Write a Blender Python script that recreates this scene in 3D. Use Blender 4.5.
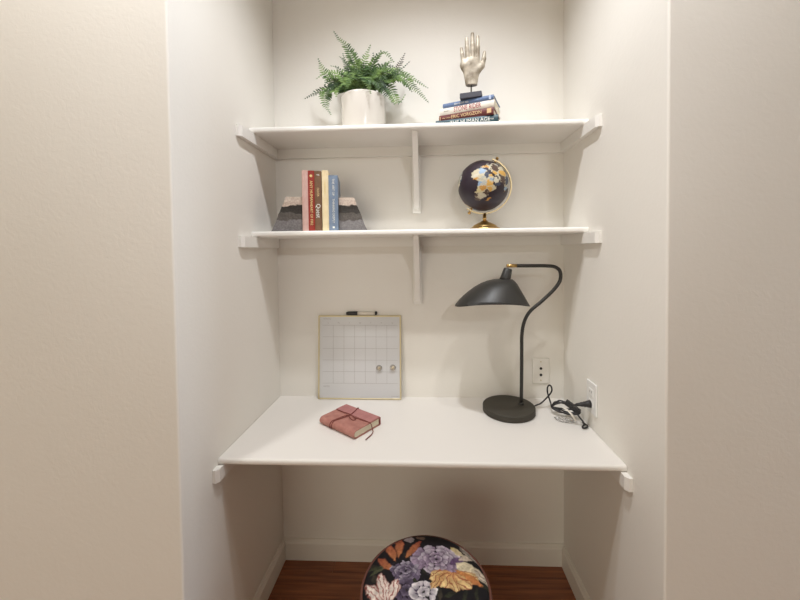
import bpy, bmesh, math, random
import numpy as np
from mathutils import Vector, Matrix

for o in list(bpy.data.objects):
    bpy.data.objects.remove(o)
random.seed(7)
rng = np.random.default_rng(7)
scene = bpy.context.scene
COL = scene.collection
PI = math.pi

# ------------------------------------------------------------------ camera
cam_d = bpy.data.cameras.new('camera')
cam = bpy.data.objects.new('camera', cam_d)
COL.objects.link(cam)
cam_d.sensor_fit = 'HORIZONTAL'
cam_d.sensor_width = 36.0
cam_d.lens = 350.0 / 800.0 * 36.0
cam_d.shift_x = -(410.47 - 400) / 800
cam_d.shift_y = (260.72 - 300) / 800
cam_d.clip_start = 0.02
_r = Vector((0.99911488, 0.04043235, -0.01160521))
_u = Vector((0.01055654, 0.026054, 0.9996048))
_f = Vector((-0.04071873, 0.99884254, -0.02560411))
m = Matrix.Identity(4)
for i in range(3):
    m[i][0], m[i][1], m[i][2] = _r[i], _u[i], -_f[i]
m[0][3], m[1][3], m[2][3] = 0.0288, -1.5538, 1.4025
cam.matrix_world = m
scene.camera = cam

# ------------------------------------------------------------------ exposure, world
scene.view_settings.view_transform = 'Standard'
scene.view_settings.look = 'None'
scene.view_settings.gamma = 1.0
scene.view_settings.use_curve_mapping = False
scene.view_settings.exposure = 0.07
world = bpy.data.worlds.new('world')
scene.world = world
world.use_nodes = True
bg = world.node_tree.nodes['Background']
bg.inputs[0].default_value = (0.75, 0.85, 1.0, 1)
bg.inputs[1].default_value = 0.5

# ------------------------------------------------------------------ lights
def area(name, loc, target, size, power, col, size_y=None, spread=None):
    d = bpy.data.lights.new(name, 'AREA')
    d.energy = power
    d.color = col
    if size_y:
        d.shape = 'RECTANGLE'
        d.size = size
        d.size_y = size_y
    else:
        d.shape = 'DISK'
        d.size = size
    if spread:
        d.spread = spread
    o = bpy.data.objects.new(name, d)
    COL.objects.link(o)
    o.location = loc
    o.rotation_euler = (Vector(target) - Vector(loc)).to_track_quat('-Z', 'Y').to_euler()
    return o

def spot(name, loc, target, angle, blend, power, col, radius):
    d = bpy.data.lights.new(name, 'SPOT')
    d.energy = power
    d.color = col
    d.spot_size = math.radians(angle)
    d.spot_blend = blend
    d.shadow_soft_size = radius
    o = bpy.data.objects.new(name, d)
    COL.objects.link(o)
    o.location = loc
    o.rotation_euler = (Vector(target) - Vector(loc)).to_track_quat('-Z', 'Y').to_euler()
    return o

NEUT = (0.94, 0.96, 1.0)
HALL = (1.0, 0.99, 0.97)
FILL = (1.0, 0.96, 0.80)
COOL = (0.70, 0.84, 1.0)
spot('downlight_niche', (0.05, -0.84, 3.02), (0.05, -0.79, 0), 118, 0.65, 64, NEUT, 0.045)
spot('downlight_hall', (-0.85, -1.08, 3.02), (-0.6, -0.98, 0), 104, 0.5, 48, HALL, 0.045)
spot('downlight_hall', (0.50, -1.05, 3.02), (0.40, -0.98, 0), 88, 0.5, 24, HALL, 0.045)
spot('track_light_room', (0.95, -3.90, 2.62), (-0.2, 0.0, 1.75), 34, 1.0, 62, NEUT, 0.06)
area('soft_fill', (-1.0, -4.58, 1.10), (-0.1, 0.0, 1.0), 3.0, 42, FILL, size_y=1.9)  # large warm fill added by the rear wall, stands for no fixture
area('daylight_window', (2.74, -0.86, 1.45), (-0.6, -0.64, 1.2), 0.30, 14, COOL, size_y=1.7)

# ------------------------------------------------------------------ helpers
def lin(c):
    return tuple(((x / 255 / 12.92) if x / 255 <= 0.04045 else ((x / 255 + 0.055) / 1.055) ** 2.4) for x in c)

def link(o, parent=None):
    COL.objects.link(o)
    if parent is not None:
        o.parent = parent
    return o

def tag(o, label, cat=None, group=None, kind=None):
    if label:
        o['label'] = label
    if cat:
        o['category'] = cat
    if group:
        o['group'] = group
    if kind:
        o['kind'] = kind
    return o

def thing(name, label, cat, loc=(0, 0, 0), rotz=0.0, group=None):
    o = bpy.data.objects.new(name, None)
    o.empty_display_size = 0.05
    link(o)
    o.location = loc
    o.rotation_euler = (0, 0, rotz)
    return tag(o, label, cat, group)

def mobj(name, me, mat, parent=None, smooth=False):
    if mat is not None:
        me.materials.append(mat)
    if smooth:
        me.polygons.foreach_set('use_smooth', [True] * len(me.polygons))
    return link(bpy.data.objects.new(name, me), parent)

def obj(name, bm, mat, parent=None, smooth=False):
    me = bpy.data.meshes.new(name)
    bmesh.ops.recalc_face_normals(bm, faces=bm.faces)
    bm.to_mesh(me)
    bm.free()
    return mobj(name, me, mat, parent, smooth)

def box(bm, x0, x1, y0, y1, z0, z1, bevel=0.0, seg=2):
    r = bmesh.ops.create_cube(bm, size=1)
    vs = r['verts']
    for v in vs:
        v.co = Vector(((x0 + x1) / 2 + v.co.x * (x1 - x0), (y0 + y1) / 2 + v.co.y * (y1 - y0), (z0 + z1) / 2 + v.co.z * (z1 - z0)))
    if bevel:
        es = list({e for v in vs for e in v.link_edges})
        bmesh.ops.bevel(bm, geom=es, offset=bevel, segments=seg, affect='EDGES', profile=0.5)
    return bm

def boxm(*a, **k):
    return box(bmesh.new(), *a, **k)

def prism(poly, axis, a, b, bevel=0.0, seg=2):
    """extrude a 2-D polygon along axis ('x','y','z') from a to b"""
    bm = bmesh.new()
    def P(p, t):
        if axis == 'x':
            return (t, p[0], p[1])
        if axis == 'y':
            return (p[0], t, p[1])
        return (p[0], p[1], t)
    va = [bm.verts.new(P(p, a)) for p in poly]
    vb = [bm.verts.new(P(p, b)) for p in poly]
    n = len(poly)
    bm.faces.new(va)
    bm.faces.new(vb[::-1])
    for i in range(n):
        bm.faces.new((va[i], va[(i + 1) % n], vb[(i + 1) % n], vb[i]))
    if bevel:
        bmesh.ops.bevel(bm, geom=list(bm.edges), offset=bevel, segments=seg, affect='EDGES', profile=0.5)
    return bm

def lathe(bm, prof, n=48, c=(0, 0, 0)):
    rings = []
    for r, z in prof:
        if r < 1e-6:
            rings.append([bm.verts.new((c[0], c[1], c[2] + z))])
        else:
            rings.append([bm.verts.new((c[0] + r * math.cos(2 * PI * i / n), c[1] + r * math.sin(2 * PI * i / n), c[2] + z)) for i in range(n)])
    for a, b in zip(rings, rings[1:]):
        for i in range(n):
            j = (i + 1) % n
            if len(a) == 1 and len(b) == 1:
                continue
            if len(a) == 1:
                bm.faces.new((a[0], b[j], b[i]))
            elif len(b) == 1:
                bm.faces.new((a[i], a[j], b[0]))
            else:
                bm.faces.new((a[i], a[j], b[j], b[i]))
    return bm

def catmull(pts, n=8):
    pts = [Vector(p) for p in pts]
    P = [2 * pts[0] - pts[1]] + pts + [2 * pts[-1] - pts[-2]]
    out = []
    for i in range(1, len(P) - 2):
        for k in range(n):
            t = k / n
            a, b, c, d = P[i - 1], P[i], P[i + 1], P[i + 2]
            out.append(0.5 * ((2 * b) + (c - a) * t + (2 * a - 5 * b + 4 * c - d) * t * t + (-a + 3 * b - 3 * c + d) * t ** 3))
    out.append(P[-2])
    return out

def tube(bm, pts, r, n=10, cap=True, r_end=None):
    """sweep a circle along points"""
    pts = [Vector(p) for p in pts]
    up = Vector((0.123, 0.31, 0.94)).normalized()
    t0 = (pts[1] - pts[0]).normalized()
    nrm = (up - t0 * up.dot(t0)).normalized()
    rings = []
    N = len(pts)
    for i, p in enumerate(pts):
        t = (pts[min(i + 1, N - 1)] - pts[max(i - 1, 0)]).normalized()
        nrm = (nrm - t * nrm.dot(t))
        nrm = nrm.normalized() if nrm.length > 1e-8 else t.orthogonal().normalized()
        b = t.cross(nrm)
        rr = r if r_end is None else r + (r_end - r) * i / (N - 1)
        rings.append([bm.verts.new(p + (nrm * math.cos(2 * PI * k / n) + b * math.sin(2 * PI * k / n)) * rr) for k in range(n)])
    for a, b in zip(rings, rings[1:]):
        for k in range(n):
            bm.faces.new((a[k], a[(k + 1) % n], b[(k + 1) % n], b[k]))
    if cap:
        bm.faces.new(rings[0][::-1])
        bm.faces.new(rings[-1])
    return bm

def text_obj(name, body, size, mat, parent, loc, rot=(PI / 2, 0, 0), align='CENTER', xs=1.0, depth=0.0002):
    c = bpy.data.curves.new(name, 'FONT')
    c.body = body
    c.size = size
    c.align_x = align
    c.align_y = 'CENTER'
    c.extrude = depth
    c.resolution_u = 2
    t = bpy.data.objects.new('tmp_text', c)
    COL.objects.link(t)
    bpy.context.view_layer.update()
    me = bpy.data.meshes.new_from_object(t.evaluated_get(bpy.context.evaluated_depsgraph_get()))
    bpy.data.objects.remove(t)
    bpy.data.curves.remove(c)
    me.name = name
    me.materials.clear()
    o = mobj(name, me, mat, parent)
    o.location = loc
    o.rotation_euler = rot
    o.scale = (xs, 1, 1)
    return o

# ------------------------------------------------------------------ materials
def mat(name, col, rough=0.5, metal=0.0, spec=0.5, **kw):
    m = bpy.data.materials.new(name)
    m.use_nodes = True
    b = m.node_tree.nodes['Principled BSDF']
    b.inputs['Base Color'].default_value = (*col, 1)
    b.inputs['Roughness'].default_value = rough
    b.inputs['Metallic'].default_value = metal
    b.inputs['Specular IOR Level'].default_value = spec
    for k, v in kw.items():
        b.inputs[k].default_value = v
    return m

def N(m, typ, **kw):
    n = m.node_tree.nodes.new(typ)
    for k, v in kw.items():
        setattr(n, k, v)
    return n

def L(m, a, b):
    m.node_tree.links.new(a, b)

def bsdf(m):
    return m.node_tree.nodes['Principled BSDF']

def add_bump(m, scale, strength, dist, detail=3.0, coords='Object', rough=0.5):
    tc = N(m, 'ShaderNodeTexCoord')
    nz = N(m, 'ShaderNodeTexNoise')
    nz.inputs['Scale'].default_value = scale
    nz.inputs['Detail'].default_value = detail
    nz.inputs['Roughness'].default_value = rough
    bp = N(m, 'ShaderNodeBump')
    bp.inputs['Strength'].default_value = strength
    bp.inputs['Distance'].default_value = dist
    L(m, tc.outputs[coords], nz.inputs['Vector'])
    L(m, nz.outputs['Fac'], bp.inputs['Height'])
    L(m, bp.outputs['Normal'], bsdf(m).inputs['Normal'])
    return nz

def add_color_noise(m, scale, c0, c1, p0=0.35, p1=0.65, detail=4.0, stretch=(1, 1, 1), coords='Object'):
    tc = N(m, 'ShaderNodeTexCoord')
    mp = N(m, 'ShaderNodeMapping')
    mp.inputs['Scale'].default_value = stretch
    nz = N(m, 'ShaderNodeTexNoise')
    nz.inputs['Scale'].default_value = scale
    nz.inputs['Detail'].default_value = detail
    cr = N(m, 'ShaderNodeValToRGB')
    cr.color_ramp.elements[0].position = p0
    cr.color_ramp.elements[1].position = p1
    cr.color_ramp.elements[0].color = (*c0, 1)
    cr.color_ramp.elements[1].color = (*c1, 1)
    L(m, tc.outputs[coords], mp.inputs['Vector'])
    L(m, mp.outputs['Vector'], nz.inputs['Vector'])
    L(m, nz.outputs['Fac'], cr.inputs['Fac'])
    L(m, cr.outputs['Color'], bsdf(m).inputs['Base Color'])
    return cr

def vcol_mat(name, rough=0.6, spec=0.5, metal=0.0):
    m = mat(name, (0.5, 0.5, 0.5), rough, metal, spec)
    a = N(m, 'ShaderNodeVertexColor')
    a.layer_name = 'print'
    L(m, a.outputs['Color'], bsdf(m).inputs['Base Color'])
    return m

# painted wall with knock-down texture
M_wall = mat('wall_paint', (0.865, 0.832, 0.772), 0.75, spec=0.25)
def wall_bump(m):
    tc = N(m, 'ShaderNodeTexCoord')
    n1 = N(m, 'ShaderNodeTexNoise')
    n1.inputs['Scale'].default_value = 95
    n1.inputs['Detail'].default_value = 3
    n2 = N(m, 'ShaderNodeTexNoise')
    n2.inputs['Scale'].default_value = 30
    n2.inputs['Detail'].default_value = 2
    n2.inputs['Distortion'].default_value = 1.2
    cr = N(m, 'ShaderNodeValToRGB')
    cr.color_ramp.elements[0].position = 0.47
    cr.color_ramp.elements[1].position = 0.56
    mx = N(m, 'ShaderNodeMath', operation='MULTIPLY_ADD')
    mx.inputs[1].default_value = 0.22
    bp = N(m, 'ShaderNodeBump')
    bp.inputs['Strength'].default_value = 0.22
    bp.inputs['Distance'].default_value = 0.0012
    L(m, tc.outputs['Object'], n1.inputs['Vector'])
    L(m, tc.outputs['Object'], n2.inputs['Vector'])
    L(m, n2.outputs['Fac'], cr.inputs['Fac'])
    L(m, cr.outputs['Color'], mx.inputs[0])
    L(m, n1.outputs['Fac'], mx.inputs[2])
    L(m, mx.outputs[0], bp.inputs['Height'])
    L(m, bp.outputs['Normal'], bsdf(m).inputs['Normal'])
wall_bump(M_wall)
M_ceil = mat('ceiling_paint', (0.82, 0.80, 0.75), 0.85, spec=0.2)
M_trim = mat('white_trim_paint', (0.88, 0.855, 0.81), 0.38, spec=0.45)
add_bump(M_trim, 60, 0.06, 0.001)
M_base = mat('cream_baseboard_paint', (0.85, 0.81, 0.74), 0.45, spec=0.4)
M_desk = mat('white_desk_paint', (0.83, 0.795, 0.75), 0.33, spec=0.5)
add_bump(M_desk, 45, 0.05, 0.001)
M_wood = mat('dark_wood_floor', (0.06, 0.03, 0.02), 0.38)
add_color_noise(M_wood, 3.0, lin((104, 58, 38)), lin((172, 106, 66)), 0.3, 0.7, 6, (1.2, 22, 22))
M_black = mat('black_powder_coat', lin((46, 45, 43)), 0.42, spec=0.5)
add_bump(M_black, 300, 0.08, 0.0006)
M_lampbase = mat('textured_charcoal_metal', lin((62, 58, 50)), 0.6, spec=0.4)
add_bump(M_lampbase, 420, 0.2, 0.0008)
M_brass = mat('brass', lin((205, 170, 110)), 0.3, 1.0)
M_gold = mat('pale_gold_metal', lin((208, 188, 146)), 0.38, 0.9)
M_goldframe = mat('gold_frame', lin((206, 192, 156)), 0.42, 0.4)
M_cord = mat('black_cord', lin((38, 36, 38)), 0.45)
M_plate = mat('outlet_plastic', (0.85, 0.815, 0.755), 0.5)
M_platewhite = mat('white_outlet_plastic', (0.86, 0.85, 0.83), 0.25)
M_hole = mat('dark_hole', (0.01, 0.01, 0.01), 0.6)
M_page = mat('book_pages', lin((232, 222, 200)), 0.8, spec=0.1)
def page_lines(m):
    tc = N(m, 'ShaderNodeTexCoord')
    wv = N(m, 'ShaderNodeTexWave', bands_direction='Z')
    wv.inputs['Scale'].default_value = 220
    bp = N(m, 'ShaderNodeBump')
    bp.inputs['Strength'].default_value = 0.3
    bp.inputs['Distance'].default_value = 0.0005
    L(m, tc.outputs['Object'], wv.inputs['Vector'])
    L(m, wv.outputs['Fac'], bp.inputs['Height'])
    L(m, bp.outputs['Normal'], bsdf(m).inputs['Normal'])
page_lines(M_page)

# ------------------------------------------------------------------ room shell
H = 0.635
NF = -0.6527      # plane of the wall faces beside the niche
CEIL = 3.05
RX = 2.80
RY = -4.7
def struct(name, bm, m, label, cat='wall', smooth=False):
    return tag(obj(name, bm, m, None, smooth), label, cat, None, 'structure')

struct('wall_back', boxm(-H - 0.1, H + 0.1, 0, 0.12, 0, CEIL), M_wall, 'cream textured back wall of the desk niche')
def corner_block(s):
    # thick return wall: niche side plus the wall face beside it, with eased corner
    r = 0.006
    pts = [(s * H, 0.0)]
    for k in range(5):
        a = k / 4 * PI / 2
        pts.append((s * (H + r - r * math.cos(a)), NF + r - r * math.sin(a)))
    pts += [(s * RX, NF), (s * RX, 0.0)]
    return prism(pts, 'z', 0, CEIL)
struct('wall_left', corner_block(-1), M_wall, 'cream textured wall left of the niche and its left return')
struct('wall_right', corner_block(1), M_wall, 'cream textured wall right of the niche and its right return')
struct('wall_end_left', boxm(-RX - 0.12, -RX, RY, NF, 0, CEIL), M_wall, 'plain wall closing the hall beyond the left return')
struct('wall_rear', boxm(-RX - 0.12, RX + 0.12, RY - 0.12, RY, 0, CEIL), M_wall, 'plain wall facing the niche across the room')
# right end wall with a tall narrow window
WY0, WY1, WZ0, WZ1 = -1.02, -0.70, 0.55, 2.35
bm = bmesh.new()
box(bm, RX, RX + 0.12, RY, WY0, 0, CEIL)
box(bm, RX, RX + 0.12, WY1, NF + 0.12, 0, CEIL)
box(bm, RX, RX + 0.12, WY0, WY1, 0, WZ0)
box(bm, RX, RX + 0.12, WY0, WY1, WZ1, CEIL)
struct('wall_end_right', bm, M_wall, 'plain wall with a narrow window at the hall end')
M_glass = mat('window_glass', (1, 1, 1), 0.02)
bsdf(M_glass).inputs['Transmission Weight'].default_value = 1.0
w = bpy.data.objects.new('window_1', None)
link(w)
w.location = (RX + 0.06, (WY0 + WY1) / 2, WZ0)
tag(w, 'tall narrow window at the hall end', 'window', None, 'structure')
bm = bmesh.new()
hw, hh = (WY1 - WY0) / 2, WZ1 - WZ0
for a in ((-hw, -hw + 0.03, 0, hh), (hw - 0.03, hw, 0, hh), (-hw + 0.03, hw - 0.03, 0, 0.03), (-hw + 0.03, hw - 0.03, hh - 0.03, hh)):
    box(bm, -0.02, 0.02, *a)
obj('window_frame', bm, M_trim, w)
obj('pane', boxm(-0.003, 0.003, -hw + 0.03, hw - 0.03, 0.03, hh - 0.03), M_glass, w)
struct('ceiling', boxm(-RX - 0.12, RX + 0.12, RY - 0.12, 0.12, CEIL, CEIL + 0.1), M_ceil, 'flat white ceiling', 'ceiling')

# floor of planks
fl = struct('floor', boxm(-RX - 0.12, RX + 0.12, RY - 0.12, 0.12, -0.06, -0.012), M_hole, 'dark brown wood plank floor', 'floor')
pw = 0.128
plank_me = {}
row = 0
y = 0.06
while y > RY:
    x = -RX - random.uniform(0.0, 0.9)
    while x < RX:
        ln = random.choice((1.2, 1.5, 1.8))
        xa, xb = max(x, -RX), min(x + ln, RX)
        if xb - xa > 0.02:
            o = obj('plank', boxm(xa + 0.0006, xb - 0.0006, y - pw + 0.0006, y - 0.0006, -0.012, 0, 0.0012, 1), M_wood, fl)
        x += ln
    y -= pw
    row += 1

# baseboards (only the niche's show)
BB = 0.094
def bb_prof(t=0.014):
    return [(0, 0), (t, 0), (t, BB - 0.018), (t - 0.004, BB - 0.012), (t - 0.006, BB - 0.004), (t - 0.009, BB), (0, BB)]
struct('baseboard_back', prism([(-a, b) for a, b in bb_prof()], 'x', -H, H), M_base, 'cream baseboard along the niche back wall', 'baseboard')
struct('baseboard_left', prism([(-H + a, b) for a, b in bb_prof()], 'y', NF, -0.014), M_base, 'cream baseboard along the niche left wall', 'baseboard')
struct('baseboard_right', prism([(H - a, b) for a, b in bb_prof()], 'y', NF, -0.014), M_base, 'cream baseboard along the niche right wall', 'baseboard')

# ------------------------------------------------------------------ shelves and desk
def bullnose(depth, th, r):
    """(y,z) profile, front edge rounded, top at 0"""
    pts = [(0, 0), (0, -th), (-depth + r, -th)]
    for k in range(1, 6):
        a = -PI / 2 - k / 5 * PI / 2
        pts.append((-depth + r + r * math.cos(a), -th + r + r * math.sin(a)))
    for k in range(0, 6):
        a = PI - k / 5 * PI / 2
        pts.append((-depth + r + r * math.cos(a), -r + r * math.sin(a)))
    return pts

def cleat(s, depth, zt, h, t=0.0187, ch=0.011):
    xw, xi = s * (H - 0.0004), s * (H - t)
    poly = [(xw, -0.0005), (xi, -0.0005), (xi, -depth + ch), (xi + s * ch * 0.75, -depth), (xw, -depth)]
    return prism(poly, 'z', zt - h, zt - 0.0002)

def make_shelf(ztop, label):
    t = thing('wall_shelf', label, 'shelf', (0, 0, ztop))
    obj('shelf_board', prism(bullnose(0.2364, 0.021, 0.008), 'x', -H + 0.001, H - 0.001), M_trim, t)
    for s in (-1, 1):
        obj('side_cleat', cleat(s, 0.330, -0.021, 0.0403), M_trim, t)
    obj('back_cleat', boxm(-H + 0.019, H - 0.019, -0.0187, -0.0005, -0.0613, -0.0212), M_trim, t)
    # centre bracket: wall plate with a rounded front and a curved gusset
    bm = boxm(-0.0225, 0.0145, -0.0187 - 0.012, -0.0188, -0.3135, -0.0614, 0.002, 1)
    obj('bracket_plate', bm, M_trim, t)
    poly = [(-0.031, -0.0215), (-0.031, -0.285)]
    for k in range(0, 7):
        a = k / 6 * PI / 2
        poly.append((-0.031 - 0.014 * math.sin(a), -0.285 - 0.012 * math.cos(a) + 0.0))
    for k in range(1, 10):
        u = k / 9
        poly.append((-0.045 - (0.165) * u ** 2.2, -0.285 + 0.245 * u))
    poly.append((-0.218, -0.0215))
    obj('bracket_arm', prism(poly, 'x', -0.0145, 0.0065, 0.0015, 1), M_trim, t)
    return t

Z1, Z2 = 1.8828, 1.4870
make_shelf(Z1, 'upper white wall shelf holding the fern and stacked books')
make_shelf(Z2, 'lower white wall shelf holding the globe and bookends')

DT = 0.00456
def dz(x):
    return 0.75 - DT * x
desk = thing('built_in_desk', 'white built-in desk top spanning the niche', 'desk', (0, 0, 0.75))
desk.rotation_euler = (0, math.atan(DT), 0)
obj('desk_top', prism(bullnose(0.4856, 0.0205, 0.0085), 'x', -H + 0.001, H - 0.001), M_desk, desk)
for s in (-1, 1):
    obj('side_cleat', cleat(s, 0.515, -0.0205, 0.040), M_trim, desk)
obj('back_cleat', boxm(-H + 0.019, H - 0.019, -0.0187, -0.0005, -0.0605, -0.0207), M_trim, desk)

# ------------------------------------------------------------------ fern
M_pot = mat('white_glazed_pot', (0.70, 0.66, 0.60), 0.2, spec=0.5)
add_bump(M_pot, 9, 0.25, 0.012, 2)
M_soil = mat('potting_soil', lin((52, 40, 30)), 0.9)
M_leafs = []
for i, (c0, c1) in enumerate((((42, 70, 34), (116, 144, 76)), ((58, 90, 46), (142, 168, 100)), ((32, 52, 32), (84, 110, 62)))):
    ml = mat('fern_leaf', (0.1, 0.3, 0.1), 0.5, spec=0.35)
    add_color_noise(ml, 28, lin(c0), lin(c1), 0.35, 0.68)
    M_leafs.append(ml)
M_leaftip = mat('fern_young_leaf', lin((84, 78, 66)), 0.5, spec=0.3)
PX, PY = -0.2135, -0.118
fern = thing('potted_fern', 'green fern in a white cylindrical pot on the upper shelf', 'plant', (PX, PY, Z1))
bm = lathe(bmesh.new(), [(0, 0.0), (0.080, 0.0), (0.0865, 0.003), (0.088, 0.010), (0.0895, 0.139), (0.0885, 0.145), (0.085, 0.146), (0.082, 0.143), (0.081, 0.118), (0, 0.118)], 64)
obj('pot', bm, M_pot, fern, True)
obj('soil', lathe(bmesh.new(), [(0.0809, 0.120), (0.05, 0.129), (0, 0.133)], 32), M_soil, fern, True)
fronds = [
    ((-0.259, -0.125, 2.042), (-0.238, -0.12, 2.136), (-0.276, -0.115, 2.236), (-0.312, -0.112, 2.276), (-0.336, -0.11, 2.312)),
    ((-0.267, -0.125, 2.054), (-0.341, -0.123, 2.106), (-0.378, -0.122, 2.148), (-0.398, -0.12, 2.198)),
    ((-0.276, -0.125, 2.055), (-0.344, -0.13, 2.07), (-0.396, -0.135, 2.054), (-0.452, -0.14, 2.025)),
    ((-0.284, -0.125, 2.055), (-0.348, -0.147, 2.055), (-0.359, -0.168, 1.995), (-0.33, -0.19, 1.939)),
    ((-0.222, -0.125, 2.053), (-0.213, -0.123, 2.15), (-0.2, -0.122, 2.198), (-0.18, -0.12, 2.246)),
    ((-0.186, -0.125, 2.052), (-0.112, -0.117, 2.118), (-0.072, -0.108, 2.157), (-0.043, -0.1, 2.217)),
    ((-0.194, -0.125, 2.068), (-0.07, -0.147, 2.094), (-0.006, -0.168, 2.043), (0.052, -0.19, 1.974)),
    ((-0.177, -0.125, 2.06), (-0.072, -0.117, 2.125), (-0.007, -0.108, 2.103), (0.05, -0.1, 2.072)),
    ((-0.218, -0.125, 2.077), (-0.164, -0.157, 2.084), (-0.114, -0.188, 2.021), (-0.077, -0.22, 1.957)),
    ((-0.202, -0.125, 2.068), (-0.168, -0.123, 2.172), (-0.127, -0.122, 2.212), (-0.087, -0.12, 2.171)),
    ((-0.186, -0.125, 2.06), (-0.111, -0.14, 2.059), (-0.07, -0.155, 1.992), (-0.038, -0.17, 2.02)),
    ((-0.259, -0.125, 2.054), (-0.266, -0.127, 2.122), (-0.285, -0.128, 2.173), (-0.309, -0.13, 2.197)),
    ((-0.267, -0.125, 2.054), (-0.306, -0.133, 2.1), (-0.344, -0.142, 2.105), (-0.367, -0.15, 2.07)),
    ((-0.259, -0.125, 2.054), (-0.284, -0.14, 2.08), (-0.309, -0.155, 2.058), (-0.314, -0.17, 2.012)),
    ((-0.194, -0.125, 2.052), (-0.145, -0.113, 2.145), (-0.105, -0.102, 2.166), (-0.057, -0.09, 2.146)),
    ((-0.202, -0.125, 2.06), (-0.174, -0.143, 2.099), (-0.14, -0.162, 2.096), (-0.099, -0.18, 2.055)),
    ((-0.227, -0.125, 2.053), (-0.237, -0.13, 2.115), (-0.256, -0.135, 2.153), (-0.283, -0.14, 2.143)),
    ((-0.218, -0.125, 2.053), (-0.181, -0.12, 2.134), (-0.169, -0.115, 2.177), (-0.173, -0.11, 2.216)),
    ((-0.235, -0.125, 2.053), (-0.233, -0.16, 2.088), (-0.249, -0.205, 2.066), (-0.264, -0.226, 2.010)),
    ((-0.227, -0.125, 2.053), (-0.205, -0.16, 2.092), (-0.186, -0.205, 2.058), (-0.167, -0.226, 1.998)),
    ((-0.186, -0.125, 2.052), (-0.103, -0.133, 2.093), (-0.054, -0.142, 2.088), (-0.015, -0.15, 2.036)),
    ((-0.243, -0.125, 2.054), (-0.272, -0.137, 2.105), (-0.309, -0.148, 2.14), (-0.334, -0.16, 2.143)),
    ((-0.194, -0.125, 2.052), (-0.128, -0.127, 2.121), (-0.071, -0.128, 2.135), (-0.023, -0.13, 2.108)),
]
fronds += [
    ((-0.250, -0.12, 2.050), (-0.262, -0.11, 2.140), (-0.290, -0.105, 2.190), (-0.300, -0.10, 2.225)),
    ((-0.235, -0.12, 2.050), (-0.230, -0.13, 2.150), (-0.250, -0.14, 2.200), (-0.285, -0.145, 2.215)),
    ((-0.190, -0.12, 2.050), (-0.150, -0.10, 2.130), (-0.120, -0.09, 2.180), (-0.100, -0.085, 2.200)),
    ((-0.180, -0.12, 2.050), (-0.120, -0.13, 2.110), (-0.060, -0.14, 2.130), (-0.020, -0.145, 2.160)),
    ((-0.200, -0.13, 2.050), (-0.150, -0.15, 2.120), (-0.090, -0.17, 2.110), (-0.050, -0.185, 2.060)),
    ((-0.250, -0.13, 2.050), (-0.300, -0.15, 2.110), (-0.350, -0.16, 2.120), (-0.395, -0.165, 2.090)),
    ((-0.260, -0.13, 2.050), (-0.310, -0.14, 2.090), (-0.345, -0.16, 2.050), (-0.355, -0.17, 2.010)),
]
# shorter fronds on the side towards the wall and among the crown
for k in range(16):
    a = random.uniform(0, 2 * PI)
    rr = random.uniform(0.05, 0.12)
    p0 = Vector((PX + 0.02 * math.cos(a), PY + 0.02 * math.sin(a), 2.04))
    p3 = p0 + Vector((rr * math.cos(a), 0.6 * rr * math.sin(a), random.uniform(0.02, 0.12)))
    p1 = p0 + Vector((0, 0, 0.05))
    fronds.append((p0, p1, (p1 + p3) / 2 + Vector((0, 0, 0.02)), p3))

def leaflet(bm, base, d, nrm, ln, wd):
    """pointed leaflet with a raised midrib, tip slightly drooping"""
    s = d.cross(nrm).normalized()
    q = []
    for u, wv, dr in ((0, 0.35, 0), (0.35, 1.0, 0.02), (0.7, 0.7, 0.0)):
        c = base + d * ln * u + nrm * ln * dr
        q.append((bm.verts.new(c + s * wd * wv * 0.5), bm.verts.new(c + nrm * wd * 0.15), bm.verts.new(c - s * wd * wv * 0.5)))
    tip = bm.verts.new(base + d * ln - nrm * ln * 0.10)
    for a, b in zip(q, q[1:]):
        bm.faces.new((a[0], a[1], b[1], b[0]))
        bm.faces.new((a[1], a[2], b[2], b[1]))
    bm.faces.new((q[2][0], q[2][1], tip))
    bm.faces.new((q[2][1], q[2][2], tip))

root = Vector((PX, PY, Z1))
for fi, f in enumerate(fronds):
    p0 = Vector((PX + (Vector(f[0]).x - PX) * 0.6, PY + (Vector(f[0]).y - PY) * 0.6, Z1 + 0.127))
    pts = [p - root for p in catmull([p0] + [Vector(p) for p in f], 9)]
    n = len(pts)
    bm = bmesh.new()
    tube(bm, pts, 0.0016, 5, True, 0.0005)
    face = Vector((random.uniform(-0.35, 0.35), -0.75, 0.55)).normalized()
    total = sum((pts[i + 1] - pts[i]).length for i in range(n - 1))
    step = 0.0098
    acc = 0.0
    wmax = 0.043 if fi < 23 else 0.038
    travelled = 0.0
    for i in range(1, n):
        seg = (pts[i] - pts[i - 1])
        while acc < seg.length:
            p = pts[i - 1] + seg * (acc / seg.length)
            u = (travelled + acc) / total
            acc += step
            if u < 0.16:
                continue
            t = seg.normalized()
            nn = (face - t * face.dot(t)).normalized()
            side = t.cross(nn)
            env = min(1.0, (u - 0.10) / 0.22) * (1 - max(0, (u - 0.35) / 0.65)) ** 0.85
            ln = max(0.004, wmax * env * random.uniform(0.85, 1.12))
            for sg in (-1, 1):
                d = (side * sg + t * random.uniform(0.35, 0.6) + nn * random.uniform(-0.1, 0.28)).normalized()
                leaflet(bm, p, d, nn, ln, max(0.0040, ln * 0.30))
        acc -= seg.length
        travelled += seg.length
    # keep leaflets off the wall
    for v in bm.verts:
        if v.co.y + PY > -0.006:
            v.co.y = -0.006 - PY
    mt = M_leafs[fi % 3] if fi not in (5,) else M_leaftip
    obj('frond', bm, mt, fern)

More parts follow.
